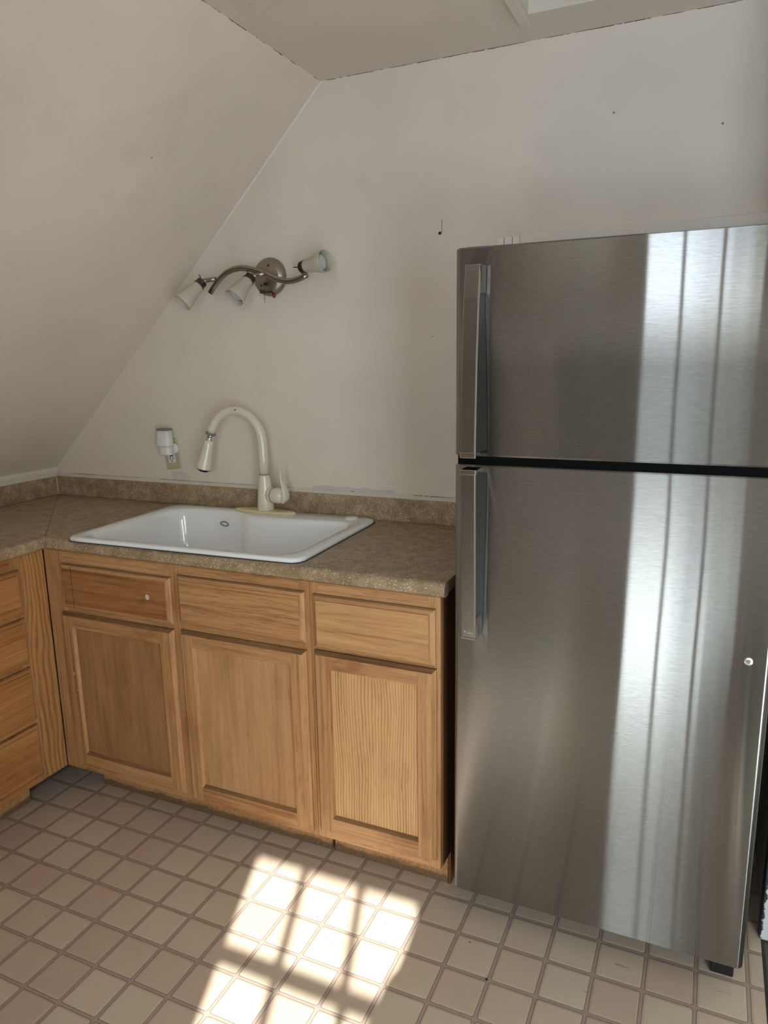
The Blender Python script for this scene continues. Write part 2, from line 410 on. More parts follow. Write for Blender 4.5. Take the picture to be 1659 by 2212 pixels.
# white filler line where the slope and back wall meet the splashback corner
# right-hand wall with its peeling casing
struct('wall_right', W().box(2.1555, XR, -.385, .02, -.05, ZC), M_paint)
m = MT('peeling_shaded_casing')
pe = m.noise(16, 5, .7, m.scaled(1, 1, 1.4)) * .5 + (m.x - 2.165) * 12.0
m.set(color=m.mix(lin(52, 56, 66), lin(206, 212, 220), pe.step(.10, .14)), rough=.5).bump(pe.step(.10, .14), .5, .002); M_casing = m.mat  # dark left edge: peeled paint, with the flank's shade in the colour
struct('trim_5', W().box(2.148, 2.28, -.412, -.386, 0, 2.05).box(2.148, 2.1552, -.386, -.36, 0, 2.05), M_casing, .003)
# rear wall with window_1 behind the camera, and beside it the added fill_window
WX0, WX1, WZ0, WZ1 = 1.588, 2.14, .62, 2.165
def holed_wall(name, axis, pos, th, a0, a1, z0, z1, holes, mat):
    mb = W(); xs = sorted(set([a0, a1] + [h[i] for h in holes for i in (0, 1)]))
    for i in range(len(xs) - 1):
        mid = (xs[i] + xs[i + 1]) / 2
        cuts = sorted([(h[2], h[3]) for h in holes if h[0] < mid < h[1]])
        zz = z0
        for c0, c1 in cuts + [(z1, z1)]:
            if c0 > zz:
                if axis == 'Y': mb.box(xs[i], xs[i + 1], pos, pos + th, zz, c0)
                else: mb.box(pos, pos + th, xs[i], xs[i + 1], zz, c0)
            zz = c1
    return struct(name, mb, mat)
M_rear = plain('rear_wall_shaded', lin(150, 140, 130), .6)  # darker than the room paint to stand in for backlit shade
W2 = (2.72, 3.64, .20, 1.78)
holed_wall('wall_rear', 'Y', YR - .12, .12, -.75, XR + .1, -.05, ZC + .3, [(WX0, WX1, WZ0, WZ1), W2], M_rear)
struct('wall_right.001', W().box(XR, XR + .12, YR, -.27, -.05, ZC + .3), M_paint)
def glassmat(name, t):
    m = MT(name); nt = m.nt
    tr = nt.nodes.new('ShaderNodeBsdfTransparent'); tr.inputs[0].default_value = (t * .98, t, t * .99, 1)
    gl = nt.nodes.new('ShaderNodeBsdfGlossy'); gl.inputs['Roughness'].default_value = .02
    lw = nt.nodes.new('ShaderNodeLayerWeight'); lw.inputs[0].default_value = .5
    fr = nt.nodes.new('ShaderNodeMapRange'); pw = X(nt, lw.outputs['Facing']).pow(5.0); nt.links.new(pw.s, fr.inputs[0])
    fr.inputs[3].default_value = .03; fr.inputs[4].default_value = .6
    mx = nt.nodes.new('ShaderNodeMixShader')
    nt.links.new(fr.outputs[0], mx.inputs[0]); nt.links.new(tr.outputs[0], mx.inputs[1]); nt.links.new(gl.outputs[0], mx.inputs[2])
    nt.links.new(mx.outputs[0], m.out.inputs[0]); return m.mat
M_glass = glassmat('window_glass', .97); M_glass2 = glassmat('dimmed_glass', .88)  # second glass is tinted to dim the streak in the fridge doors
M_sash = plain('sash_paint', lin(196, 190, 178), .45)
def window(name, axis, pos, a0, a1, z0, z1, vbars, hbars, glass=None):
    fr, gl = W(), W()
    def bx(mb, p0, p1, d0, d1, q0, q1):
        if axis == 'Y': mb.box(p0, p1, pos + d0, pos + d1, q0, q1)
        else: mb.box(pos - d1, pos - d0, p0, p1, q0, q1)
    bx(fr, a0 - .0, a0 + .012, -.06, .0, z0, z1); bx(fr, a1 - .012, a1, -.06, .0, z0, z1)
    bx(fr, a0, a1, -.06, 0, z0, z0 + .03); bx(fr, a0, a1, -.06, 0, z1 - .02, z1)
    for b, w in vbars: bx(fr, b - w / 2, b + w / 2, -.045, -.02, z0 + .01, z1 - .01)
    for b, w in hbars: bx(fr, a0, a1, -.045, -.02, b - w / 2, b + w / 2)
    o = build(name, fr, M_sash); o['kind'] = 'structure'
    bx(gl, a0, a1, -.035, -.031, z0, z1)
    g = build('pane', gl, glass or M_glass, o)
    return o
window('window_1', 'Y', YR - .02, WX0, WX1, WZ0, WZ1, [(1.770, .017), (1.951, .017)], [(1.800, .034)], M_glass2)
window('fill_window', 'Y', YR - .02, W2[0], W2[1], W2[2], W2[3], [(3.18, .03)], [(1.0, .03)])  # unseen window added for fill daylight

dd = W().box(2.175, 2.690, YR, YR + .035, 0, 2.04)
dr1 = struct('added_dark_door', dd, plain('added_door_paint', lin(46, 40, 36), .6), .003)  # unseen dark door added to darken the fridge's right-hand reflection
kn = build('added_door_knob', W().lathe([(.012, 0), (.012, .03), (.026, .036), (.028, .05), (.018, .062), (.0001, .064)], (2.62, YR + .035, 1.0), (0, 1, 0), 24), M_nick, dr1)

# ------------------------------------------------------------------ cabinets
def slab_rings(x0, x1, z0, z1, prof):
    """prof: list of (inset, depth y) from back to front"""
    return [[(x0 + i, y, z0 + i), (x1 - i, y, z0 + i), (x1 - i, y, z1 - i), (x0 + i, y, z1 - i)] for i, y in prof]
def drawer_front(x0, x1, z0, z1, y, mats):
    """raised slab with a moulded edge. mats: face, across edge, upright edge, grime with painted shade"""
    mb = W(); R = slab_rings(x0, x1, z0, z1, [(0, y), (0, y - .007), (.004, y - .010), (.013, y - .0135), (.014, y - .018)])
    for a in range(len(R) - 1):
        for i in range(4):
            j = (i + 1) % 4
            mi = {0: 1, 1: 2, 2: 3 if a in (0, 1) else 1, 3: 2}[i]
            mb.add([R[a][i], R[a][j], R[a + 1][j], R[a + 1][i]], [(0, 1, 2, 3)], mi)
    mb.add(R[-1], [(0, 1, 2, 3)], 0).add(R[0], [(3, 2, 1, 0)], 0)
    return mb
def door_frame(x0, x1, z0, z1, y, fw=.047, rec=.009):
    """frame of stiles and rails round a sunk opening. mats: upright, across, grime with painted shade"""
    mb = W(); yf = y - .019
    R = slab_rings(x0, x1, z0, z1, [(0, y), (0, y - .008), (.005, y - .013), (.009, yf)])
    for a in range(3):
        for i in range(4):
            j = (i + 1) % 4
            mi = {0: 1, 1: 0, 2: 2, 3: 0}[i]
            mb.add([R[a][i], R[a][j], R[a + 1][j], R[a + 1][i]], [(0, 1, 2, 3)], mi)
    mb.add(R[0], [(3, 2, 1, 0)], 0)
    X0, X1, Z0, Z1 = x0 + .009, x1 - .009, z0 + .009, z1 - .009
    a0, a1, b0, b1 = x0 + fw, x1 - fw, z0 + fw + .004, z1 - fw
    q = lambda *p: [(x, yf, z) for x, z in p]
    mb.add(q((X0, Z0), (a0, Z0), (a0, b0), (a0, b1), (a0, Z1), (X0, Z1)), [(0, 1, 2, 3, 4, 5)], 0)
    mb.add(q((a1, Z0), (X1, Z0), (X1, Z1), (a1, Z1), (a1, b1), (a1, b0)), [(0, 1, 2, 3, 4, 5)], 0)
    mb.add(q((a0, Z0), (a1, Z0), (a1, b0), (a0, b0)), [(0, 1, 2, 3)], 1)
    mb.add(q((a0, b1), (a1, b1), (a1, Z1), (a0, Z1)), [(0, 1, 2, 3)], 1)
    I0 = [(a0, yf, b0), (a1, yf, b0), (a1, yf, b1), (a0, yf, b1)]
    k = .005
    I1 = [(a0 + k, yf + rec, b0 + k + .004), (a1 - k, yf + rec, b0 + k + .004), (a1 - k, yf + rec, b1 - .002), (a0 + k, yf + rec, b1 - .002)]
    for i in range(4):
        j = (i + 1) % 4
        mb.add([I0[i], I0[j], I1[j], I1[i]], [(0, 1, 2, 3)], {0: 2, 1: 0, 2: 1, 3: 0}[i])
    return mb, I1
def add_door(par, x0, x1, z0, z1, panel_mat, label=None):
    mb, I1 = door_frame(x0, x1, z0, z1, YF)
    d = build('door', mb, [M_wz, M_wx, M_grime_shade], par, fix=False)
    p = build('door_panel', W().box(I1[0][0] - .004, I1[1][0] + .004, I1[0][1], I1[0][1] + .005, I1[0][2] - .004, I1[2][2] + .004), panel_mat, d)
    if label: d['label'] = label
    return d
def face_frame(x_list, z_list, x0, x1, z0, z1, y0, y1, vm=0, hm=1):
    """stiles at x_list spans, rails at z_list spans between them"""
    mb = W()
    for a, b in x_list: mb.box(a, b, y0, y1, z0, z1, vm)
    xs = sorted(x_list)
    for i in range(len(xs) - 1):
        for a, b in z_list: mb.box(xs[i][1], xs[i + 1][0], y0 + .0006, y1, a, b, hm)
    return mb
ZB = .1045
rails = [(ZB, .150), (.655, .715), (.832, ZU - .001)]
# sink base
cab = thing('sink_base_cabinet', 'worn oak base cabinet under the white sink with two doors and two false drawer fronts', 'cabinet', (.495, -.30, 0))
build('face_frame', face_frame([(0.003, .085), (.514, .556), (.955, .987)], rails, 0, .987, ZB, ZU - .001, YF, YF + .02), [M_wz, M_wx], cab, .0008)
bx = W().box(.004, .986, YF + .02, YF + .03, ZB, ZU - .02).box(.004, .986, YF + .03, -.03, ZB, ZB + .016)
bx.box(.971, .986, YF + .03, -.03, ZB, ZU - .02).box(.004, .019, YF + .03, -.03, ZB, ZU - .02)
build('carcass', bx, M_side, cab)
k = W().box(.0725, .984, -.5277, -.509, 0, ZB)
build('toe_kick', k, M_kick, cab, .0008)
d1 = build('drawer_front', drawer_front(.0815, .520, .690, .836, YF, None), [M_dfd, M_wx, M_wz, M_grime_shade], cab, fix=False); d1['label'] = 'stained drawer front with painted shade'
build('drawer_front', drawer_front(.546, .976, .699, .847, YF, None), [M_dfx, M_wx, M_wz, M_grime_shade], cab, fix=False)
d_l = add_door(cab, .068, .519, .127, .673, M_panel2)
for x, z, w, h in ((.101, .466, .0035, .012), (.108, .408, .002, .004), (.102, .322, .002, .005), (.4745, .520, .002, .003), (.480, .350, .0016, .003), (.4785, .275, .0016, .004), (.4790, .258, .0014, .003)):
    build('paint_fleck', W().ball((x, YF - .0192, z), 1.0, 8, sc=(w * .5, .0006, h * .5)), M_caulk, d_l)
build('crack', W().prism([(.1315, YF - .0182, .694), (.1325, YF - .0182, .760), (.1312, YF - .0182, .831), (.1328, YF - .0182, .831), (.1340, YF - .0182, .760), (.1330, YF - .0182, .694)], (0, .0004, 0)), M_seam, d1)
add_door(cab, .547, .9755, .121, .677, M_panel)
# narrow cabinet next to the fridge
cab2 = thing('base_cabinet', 'narrow oak base cabinet with one drawer and one door beside the steel fridge', 'cabinet', (1.175, -.30, 0))
build('face_frame', face_frame([(.9885, 1.012), (1.330, 1.3627)], rails, .9885, 1.3627, ZB, ZU - .001, YF, YF + .02), [M_wz, M_wx], cab2, .0008)
bx = W().box(.9885, 1.36, YF + .02, YF + .03, ZB, ZU - .02).box(.9885, 1.36, YF + .03, -.03, ZB, ZB + .016)
bx.box(.9885, 1.003, YF + .03, -.03, ZB, ZU - .02)
build('carcass', bx, M_side, cab2)
sp = W().prism([(1.3545, YF + .021, ZB), (1.3545, -.528, ZB), (1.3545, -.528, .0), (1.3545, -.03, 0), (1.3545, -.03, ZU - .001), (1.3545, YF + .021, ZU - .001)], (.009, 0, 0))
build('side_panel', sp, M_side, cab2)
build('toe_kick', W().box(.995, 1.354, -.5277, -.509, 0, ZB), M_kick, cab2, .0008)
dr = build('drawer', drawer_front(1.0015, 1.351, .692, .844, YF, None), [M_dfr, M_wx, M_wz, M_grime_shade], cab2, fix=False)
d3 = add_door(cab2, 1.0005, 1.3535, .1345, .6845, M_oakpanel); d3['label'] = 'door with a striped oak grain panel'
# left run: a bank of drawers facing right, with a wide oak filler in the corner
cab3 = thing('drawer_cabinet', 'oak cabinet with a bank of four plain drawers under the left worktop', 'cabinet', (-.28, -.93, 0))
def ybox(mb, y0, y1, x0, x1, z0, z1, mi=0): return mb.box(x0, x1, y0, y1, z0, z1, mi)
ff = W()
ybox(ff, YF - .0015, -.6975, -.02, 0, ZB, ZU - .001, 0)
build('corner_filler', ff, M_stile, cab3, .0008)
ff = W()
ybox(ff, -.6985, -.735, -.02, 0, ZB, ZU - .001, 0); ybox(ff, -1.13, -1.17, -.02, 0, ZB, ZU - .001, 0)
for a, b in ((ZB, .145), (.300, .340), (.497, .537), (.660, .700), (.820, ZU - .001)): ybox(ff, -.735, -1.13, -.02, -.0006, a, b, 1)
build('face_frame', ff, [M_wz, M_wy], cab3, .0008)
bx = W().box(-.57, -.02, -1.17, -.70, ZB, ZB + .016).box(-.03, -.0205, -1.17, -.70, ZB, ZU - .02).box(-.57, -.03, -1.17, -1.155, ZB, ZU - .02).box(-.57, -.03, -.715, -.70, ZB, ZU - .02)
build('carcass', bx, M_side, cab3)
build('toe_kick', W().box(-.10, -.083, -1.17, -.7055, 0, ZB), M_kick, cab3, .0008)
for z0, z1 in ((.128, .3115), (.3286, .5086), (.5241, .6740), (.6874, .8316)):
    t = drawer_front(0, .44, z0, z1, 0, None)      # made facing -Y, turned to face +X
    t.v = [Vector((-p.y, -.713 - .44 + p.x, p.z)) for p in t.v]
    build('drawer', t, [M_wy, M_wy, M_wz, M_grime_shade], cab3, fix=False)

# ------------------------------------------------------------------ worktop
top = thing('countertop', 'brown speckled laminate countertop in an L round the corner with low splashback', 'countertop', (.4, -.3, ZU))
XE = 1.3755
def mitre(d): return .0252 - (d + .6185) * (.5975 / .5985)      # x of the joint at depth y=d
prof = []                                                        # (y, z) from back bottom to front to back top
prof += [(-.590, ZU + .006), (-.590, ZU)]
for a in range(0, 7): t = PI * 1.5 - a / 6 * PI / 2; prof.append((-.6185 + .010 + .010 * math.cos(t), ZU + .010 + .010 * math.sin(t)))
for a in range(0, 7): t = PI - a / 6 * PI / 2; prof.append((-.6185 + .016 + .016 * math.cos(t), ZT - .016 + .016 * math.sin(t)))
HOLE = (.125, .935, -.585, -.085)
pb = prof + [(HOLE[2], ZT)]
n = len(pb)
mb = W()
def strip(ring0, ring1): mb.add(ring0 + ring1, [(i, i + 1, n + i + 1, n + i) for i in range(len(ring0) - 1)], 0, True)
# front part of the back run (profile up to the sink hole)
r0 = [(mitre(y) + .0004, y, z) for y, z in pb]; r1 = [(XE, y, z) for y, z in pb]
mb.add(r0 + r1, [(i, i + 1, n + i + 1, n + i) for i in range(n - 1)], 0, True)
def q(x0a, x1a, x0b, x1b, ya, yb): mb.add([(x0a, ya, ZT), (x1a, ya, ZT), (x1b, yb, ZT), (x0b, yb, ZT)], [(0, 1, 2, 3)], 0, True)
q(mitre(HOLE[2]) + .0004, HOLE[0], mitre(HOLE[3]) + .0004, HOLE[0], HOLE[2], HOLE[3])
q(HOLE[1], XE, HOLE[1], XE, HOLE[2], HOLE[3])
q(mitre(HOLE[3]) + .0004, XE, mitre(-.001) + .0004, XE, HOLE[3], -.001)
endp = [(XE, y, z) for y, z in prof] + [(XE, -.001, ZT), (XE, -.001, ZU + .006)]
mb.add(endp, [tuple(range(len(endp)))], 0)
w_ = build('worktop', mb, M_lam, top, fix=False)
mb = W()
pl = [(y, z) for y, z in prof] + [(-.021 + .02, ZT)]
pl = prof + [(-.001, ZT)]
n2 = len(pl)
ringa = [(mitre(y), y, z) for y, z in pl]                                   # at the joint
ringb = [(mitre(y), -1.25, z) for y, z in pl]
mb.add(ringa + ringb, [(i, i + 1, n2 + i + 1, n2 + i) for i in range(n2 - 1)], 0, True)
build('worktop', mb, M_lam, top, fix=False)
build('joint', W().add([(mitre(-.6186), -.6186, ZT - .012), (mitre(-.6186) + .0022, -.6186, ZT - .012), (mitre(-.603) + .0022, -.603, ZT + .0003), (mitre(-.603), -.603, ZT + .0003),
                        (mitre(-.02) + .0016, -.02, ZT + .0003), (mitre(-.02), -.02, ZT + .0003)], [(0, 1, 2, 3), (3, 2, 4, 5)]), M_seam, top, fix=False)
ZBS = .9931
build('splashback', W().box(-.5715, XE, -.020, -.0005, ZT + .0003, ZBS), M_lam, top, .002)
build('splashback', W().box(XK + .001, -.5722, -1.25, -.0205, ZT + .0003, ZBS), M_lam, top, .002)
build('corner_caulk', W().box(-.5735, -.5695, -.0225, -.0195, ZT, ZBS + .002), M_caulk, top, .001)
build('back_caulk', W().prism([(-.57, -.0005, ZBS), (-.57, -.012, ZBS), (-.57, -.0005, ZBS + .011)], (XE + .57, 0, 0)), M_caulk, top)
build('side_caulk', W().prism([(XK + .0005, -.02, ZBS), (XK + .013, -.02, ZBS), (XK + .0005, -.02, ZBS + .02)], (0, -1.22, 0)), M_caulk, top)

# ------------------------------------------------------------------ sink
SC = Vector((.525, -.333, ZT)); SR = math.radians(2.0)
sink = thing('kitchen_sink', 'white enamelled drop-in sink set in the brown countertop', 'sink', SC)
def srot(x, y): c, s = math.cos(SR), math.sin(SR); return (SC.x + x * c - y * s, SC.y + x * s + y * c)
def round_poly(P, rad, k=8):
    out = []
    N = len(P)
    for i in range(N):
        p0, p, p1 = Vector(P[i - 1]), Vector(P[i]), Vector(P[(i + 1) % N])
        a, b = (p0 - p), (p1 - p); r = rad[i]
        la, lb = min(r, a.length * .48), min(r, b.length * .48)
        A, B = p + a.normalized() * la, p + b.normalized() * lb
        for t in range(k + 1):
            t /= k; out.append(tuple((1 - t) ** 2 * A + 2 * t * (1 - t) * p + t * t * B))
    return out
def polar(poly, c, N=144):
    res = []
    for a in range(N):
        d = Vector((math.cos(2 * PI * a / N), math.sin(2 * PI * a / N))); best = None
        for i in range(len(poly)):
            p, q_ = Vector(poly[i]) - c, Vector(poly[(i + 1) % len(poly)]) - c; e = q_ - p
            den = d.x * e.y - d.y * e.x
            if abs(den) < 1e-12: continue
            t = (p.x * e.y - p.y * e.x) / den; s_ = (p.x * d.y - p.y * d.x) / den
            if t > 0 and -1e-9 <= s_ <= 1 + 1e-9 and (best is None or t > best): best = t
        res.append(d * best + c)
    return res
cc = Vector((0.0, -.05))
outer = polar(round_poly([(-.418, -.279), (.418, -.279), (.418, .279), (-.418, .279)], [.045] * 4), cc)
bowl = polar(round_poly([(-.378, -.246), (.370, -.246), (.372, .196), (.180, .180), (-.02, .168), (-.09, .222), (-.20, .238), (-.375, .222)],
                        [.07, .11, .07, .10, .10, .10, .12, .09]), cc)
def inset(pl, d): return [p + (cc - p).normalized() * d for p in pl]
def lerp(a, b, t): return [p * (1 - t) + q_ * t for p, q_ in zip(a, b)]
R = []
def ring(pl, z): R.append([(*srot(p.x, p.y), ZT + z) for p in pl])
ring(inset(outer, .012), .0005); ring(outer, .002); ring(inset(outer, .0005), .007); ring(inset(outer, .004), .0115); ring(inset(outer, .010), .0135)
ring(lerp(inset(outer, .010), bowl, .5), .0125); ring(lerp(inset(outer, .010), bowl, .85), .0115)
ring(bowl, .009); ring(inset(bowl, .006), .003); ring(inset(bowl, .011), -.008); ring(inset(bowl, .016), -.03)
ring(inset(bowl, .030), -.11); ring(inset(bowl, .045), -.165); ring(inset(bowl, .075), -.185); ring(lerp(bowl, [cc] * len(bowl), .6), -.190); ring(lerp(bowl, [cc] * len(bowl), .93), -.195)
build('basin', W().loft(R, 0, True, False, True), M_white, sink)
build('dark_rim_line', W().loft([[(*srot(p.x, p.y), ZT + .0002) for p in inset(outer, -.0035)], [(*srot(p.x, p.y), ZT + .0028) for p in inset(outer, .002)]]), M_black, sink)  # thin black line under the edge of the sink rim
p = srot(.335, .245)
cv = W()
cv.lathe([(.0001, .011), (.0215, .011), (.0225, .0135), (.021, .017), (.012, .0195), (.0001, .020)], (p[0], p[1], ZT), n=28)
build('hole_cover', cv, M_wplast, sink)
# overflow ring on the back wall of the bowl
ov = W(); ovc = Vector((.362, -.128, ZT - .033))
build('overflow_ring', ov.tube([ovc + Vector((.016 * math.cos(a), -.0005 - .0035 * math.sin(a), .0085 * math.sin(a))) for a in [2 * PI * k / 24 for k in range(25)]], .0022, 8, caps=False), M_grey, sink)
ddrain = srot(0, -.05)
build('drain', W().lathe([(.045, -.1945), (.045, -.191), (.032, -.191), (.030, -.197), (.0001, -.197)], (ddrain[0], ddrain[1], ZT), n=28), M_chrome, sink)

# ------------------------------------------------------------------ faucet
FX, FY, FZ = .5165, -.088, ZT + .0125
fa = thing('kitchen_faucet', 'almond coloured pull-down gooseneck faucet standing on the sink rim', 'faucet', (FX, FY, FZ))
def oval(a, b, z, N=48): return [(FX - .004 + a * math.cos(2 * PI * k / N), FY + b * math.sin(2 * PI * k / N), FZ + z) for k in range(N)]
build('deck_plate', W().loft([oval(.126, .030, 0), oval(.127, .031, .004), oval(.122, .027, .009), oval(.10, .021, .0105)], 0, True, True, True), M_almond2, fa)
build('body', W().lathe([(.0295, .009), (.0295, .014), (.0285, .045), (.0250, .085), (.0205, .120), (.0185, .132), (.0178, .1355)], (FX, FY, FZ), n=36), M_almond, fa)
build('seam_ring', W().lathe([(.0170, .1355), (.0182, .136), (.0182, .138), (.0170, .1385)], (FX, FY, FZ), n=36), M_grey, fa)
arc = [(FX, FY, FZ + .138), (FX + .0005, FY, FZ + .19), (FX - .001, FY, FZ + .24)]
cx, cz, ra, rb = FX - .1055, 1.176, .1045, .111
for k in range(0, 21):
    t = math.radians(0 + k * 165 / 20)
    arc.append((cx + ra * math.cos(t) - .004 * k / 20, FY - .012 * (k / 20), cz + rb * math.sin(t)))
rad = [.0172, .0172, .017] + [.0168 - .0022 * k / 20 for k in range(21)]
build('spout', W().tube(arc, rad, 24), M_almond, fa)
build('chip', W().ball((cx + .012, FY - .0215, cz + rb + .003), 1.0, 8, sc=(.005, .0012, .0020)), M_seam, fa)
e = Vector(arc[-1]); dr_ = (Vector(arc[-1]) - Vector(arc[-2])).normalized()
dn = Vector((-.24, -.10, -.965)).normalized()
build('collar', W().lathe([(.0168, -.003), (.0182, -.001), (.0182, .005), (.0168, .006)], e, dr_, 28), M_grey, fa)
e2 = e + dr_ * .006
build('swivel', W().lathe([(.0125, 0), (.0125, .006), (.0115, .007), (.0115, .018), (.0128, .019), (.0128, .022)], e2, dn, 28), M_chrome, fa)
e3 = e2 + dn * .021
build('spray_head', W().lathe([(.0150, 0), (.0165, .002), (.0180, .020), (.0210, .055), (.0255, .085), (.0285, .103), (.0285, .106), (.026, .107)], e3, dn, 32), M_almond, fa)
e4 = e3 + dn * .107
nz = build('nozzle', W().lathe([(.0245, -.001), (.0245, .003), (.016, .004), (.015, .009), (.0001, .009)], e4, dn, 28), M_black, fa)
hb = Vector((FX + .022, FY - .004, FZ + .066)); ha = Vector((.965, -.26, .03)).normalized()
build('handle_barrel', W().lathe([(.022, 0), (.0262, .004), (.0268, .012), (.0276, .022)], hb, ha, 32), M_almond, fa)
build('seam_ring', W().lathe([(.0262, .0222), (.0279, .0226), (.0279, .0240), (.0262, .0246)], hb, ha, 32), M_grey, fa)
build('handle_knob', W().lathe([(.0266, .0246), (.0274, .027), (.0282, .040), (.0272, .055), (.024, .066), (.018, .072), (.0001, .075)], hb, ha, 32), M_almond, fa)
lv = []
c0 = hb + ha * .066
pts_ = [(c0 + Vector((.002, 0, -.026)), .006, .010), (c0 + Vector((.011, 0, -.012)), .009, .019), (c0 + Vector((.0135, 0, .004)), .0095, .021), (c0 + Vector((.010, 0, .024)), .0075, .018),
        (c0 + Vector((.003, -.001, .046)), .005, .0135), (c0 + Vector((-.001, -.002, .068)), .0038, .010), (c0 + Vector((-.002, -.003, .088)), .003, .0085), (c0 + Vector((-.0015, -.004, .100)), .0018, .005)]
rings = [[p_ + Vector((a * math.cos(2 * PI * k / 20), b * math.sin(2 * PI * k / 20), 0)) for k in range(20)] for p_, a, b in pts_]
build('lever', W().loft(rings, 0, True, True, True), M_almond, fa)
dt = W()
for dz in (.008, -.001): dt.lathe([(.0022, 0), (.0022, .0012), (.0001, .0014)], (FX + .0205, FY - .0205, FZ + .066 + dz), (.7, -.72, 0), 10)
build('temperature_dot', dt, M_black, fa)

# ------------------------------------------------------------------ wall lamp
LC = Vector((.5246, 0, 1.738))
la = thing('wall_lamp', 'brushed nickel wall lamp with three frosted glass shades on an S-shaped arm', 'lamp', LC)
build('wall_plate', W().lathe([(.064, 0), (.064, .005), (.060, .013), (.046, .023), (.043, .024), (.0001, .0245)], LC, (0, -1, 0), 56), M_nick, la)
for x, z in ((.5328, 1.7734), (.5019, 1.7091)):
    build('screw', W().lathe([(.0042, .022), (.0042, .026), (.003, .0272), (.0001, .0275)], (x, 0, z), (0, -1, 0), 14), M_nickd, la)
build('label_tape', W().box(.492, .540, -.0215, -.010, 1.684, 1.697), M_brownlab, la)
build('wire_nut', W().lathe([(.007, 0), (.0065, .008), (.004, .016)], (.541, -.010, 1.684), (.1, -.05, -1), 14), M_red, la)
build('chain_switch', W().lathe([(.006, 0), (.006, .008), (.004, .012), (.004, .018)], (.5235, -.022, 1.7125), (0, -1, 0), 16), M_nickd, la)
ch = W()
for k in range(17): ch.ball((.5235, -.042 + .00, 1.7095 - k * .0035), .0014, 8)
build('pull_chain', ch, M_nickd, la)
apts = [(.3235, -.075, 1.690), (.340, -.075, 1.7085), (.357, -.075, 1.726), (.378, -.075, 1.742), (.398, -.075, 1.7535), (.427, -.075, 1.7625), (.456, -.075, 1.765), (.485, -.075, 1.761), (.511, -.075, 1.754),
        (.542, -.075, 1.7435), (.573, -.075, 1.731), (.596, -.075, 1.721), (.618, -.075, 1.715), (.636, -.075, 1.7118), (.655, -.075, 1.712), (.677, -.075, 1.716), (.697, -.075, 1.7222), (.712, -.075, 1.729)]
am = W().tube(apts, .0098, 16, up=(0, 1, 0), flat=.75)
am.tube([(.533, -.020, 1.741), (.533, -.070, 1.744)], .009, 14)
build('arm', am, M_nick, la)
groove = W().tube([(p_[0], -.0828, p_[2]) for p_ in apts], .0016, 8, up=(0, 1, 0))
build('arm_groove', groove, M_nickd, la)
def lamp_head(P, ax, arm_pt, pin):
    P, ax = Vector(P), Vector(ax).normalized()
    st = build('stem', W().tube([arm_pt, Vector(arm_pt) * .5 + (P - ax * .008) * .5, P - ax * .008, P - ax * .002], [.0078, .0078, .0074, .0068], 14), M_nick, la)
    so = W().lathe([(.008, -.006), (.0165, -.004), (.0185, -.001), (.0165, .001), (.0185, .003), (.0165, .005), (.0188, .007), (.0165, .009), (.0188, .0115), (.0205, .014), (.0205, .017), (.019, .018)], P, ax, 28)
    s_ = build('socket', so, M_nickd, la)
    build('thumbscrew', W().tube([P + Vector(pin) * .006 - ax * .003, P + Vector(pin) * .026 - ax * .006], .0017, 8), M_nickd, s_)
    prof_o = [(.0185, .016), (.0205, .022), (.0215, .032), (.0232, .046), (.0270, .062), (.0315, .080), (.0338, .094), (.0345, .102)]
    prof_i = [(r - .0022, h) for r, h in reversed(prof_o)]
    sh = build('glass_shade', W().lathe(prof_o + [(.0335, .1035)] + prof_i, P, ax, 40, cap0=False, cap1=False), M_frost, la)
    bl = W().lathe([(.012, .020), (.013, .050), (.0225, .076), (.0240, .082), (.0238, .086)], P, ax, 28, cap1=False)
    b_ = build('bulb', bl, M_nickd, la)
    build('bulb_lens', W().lathe([(.0238, .086), (.022, .0885), (.012, .0915), (.0001, .0925)], P, ax, 28, cap0=False), M_bulb, b_)
lamp_head((.2989, -.085, 1.7262), (-.417, -.605, -.679), (.352, -.077, 1.7345), (-.45, -.2, .87))
lamp_head((.5010, -.088, 1.7300), (-.196, -.704, -.683), (.552, -.077, 1.741), (-.55, -.2, .8))
lamp_head((.7035, -.092, 1.7500), (.965, -.235, .10), (.706, -.078, 1.727), (-.98, -.1, .1))

# ------------------------------------------------------------------ outlet and plug-in night light
ou = thing('wall_outlet', 'ivory wall outlet plate set askew above the splashback', 'outlet', (.040, 0, 1.108))
TA = math.radians(7.5); TX = Vector((math.cos(TA), 0, math.sin(TA))); TZ = Vector((-math.sin(TA), 0, math.cos(TA))); OC = Vector((.0395, 0, 1.108))
def tb(mb, u0, u1, d0, d1, w0, w1, mi=0, taper=0):
    V = []
    for d, t in ((d0, 0), (d1, taper)):
        for u, w in ((u0 + t, w0 + t), (u1 - t, w0 + t), (u1 - t, w1 - t), (u0 + t, w1 - t)): V.append(OC + TX * u + TZ * w + Vector((0, -d, 0)))
    return mb.add(V, [(0, 1, 2, 3), (4, 7, 6, 5), (0, 4, 5, 1), (1, 5, 6, 2), (2, 6, 7, 3), (3, 7, 4, 0)], mi)
build('cover_plate', tb(W(), -.036, .036, 0, .0065, -.0595, .0595, taper=.003), M_ivory, ou, .001)
build('receptacle', tb(W(), -.0165, .0165, .006, .0095, -.034, .034), M_wplast, ou, .001)
sb = W(); tb(sb, -.008, .008, .009, .0112, .000, .007); tb(sb, -.008, .008, .009, .0112, -.009, -.002)
build('test_button', sb, M_black, ou, .0005)
so = W(); tb(so, -.0085, -.0055, .009, .0098, -.021, -.012); tb(so, .0055, .0085, .009, .0098, -.0205, -.0125)
so.lathe([(.003, 0), (.003, .0098), (.0001, .0098)], OC + TZ * -.027, (0, -1, 0), 12)
build('slot', so, M_black, ou)
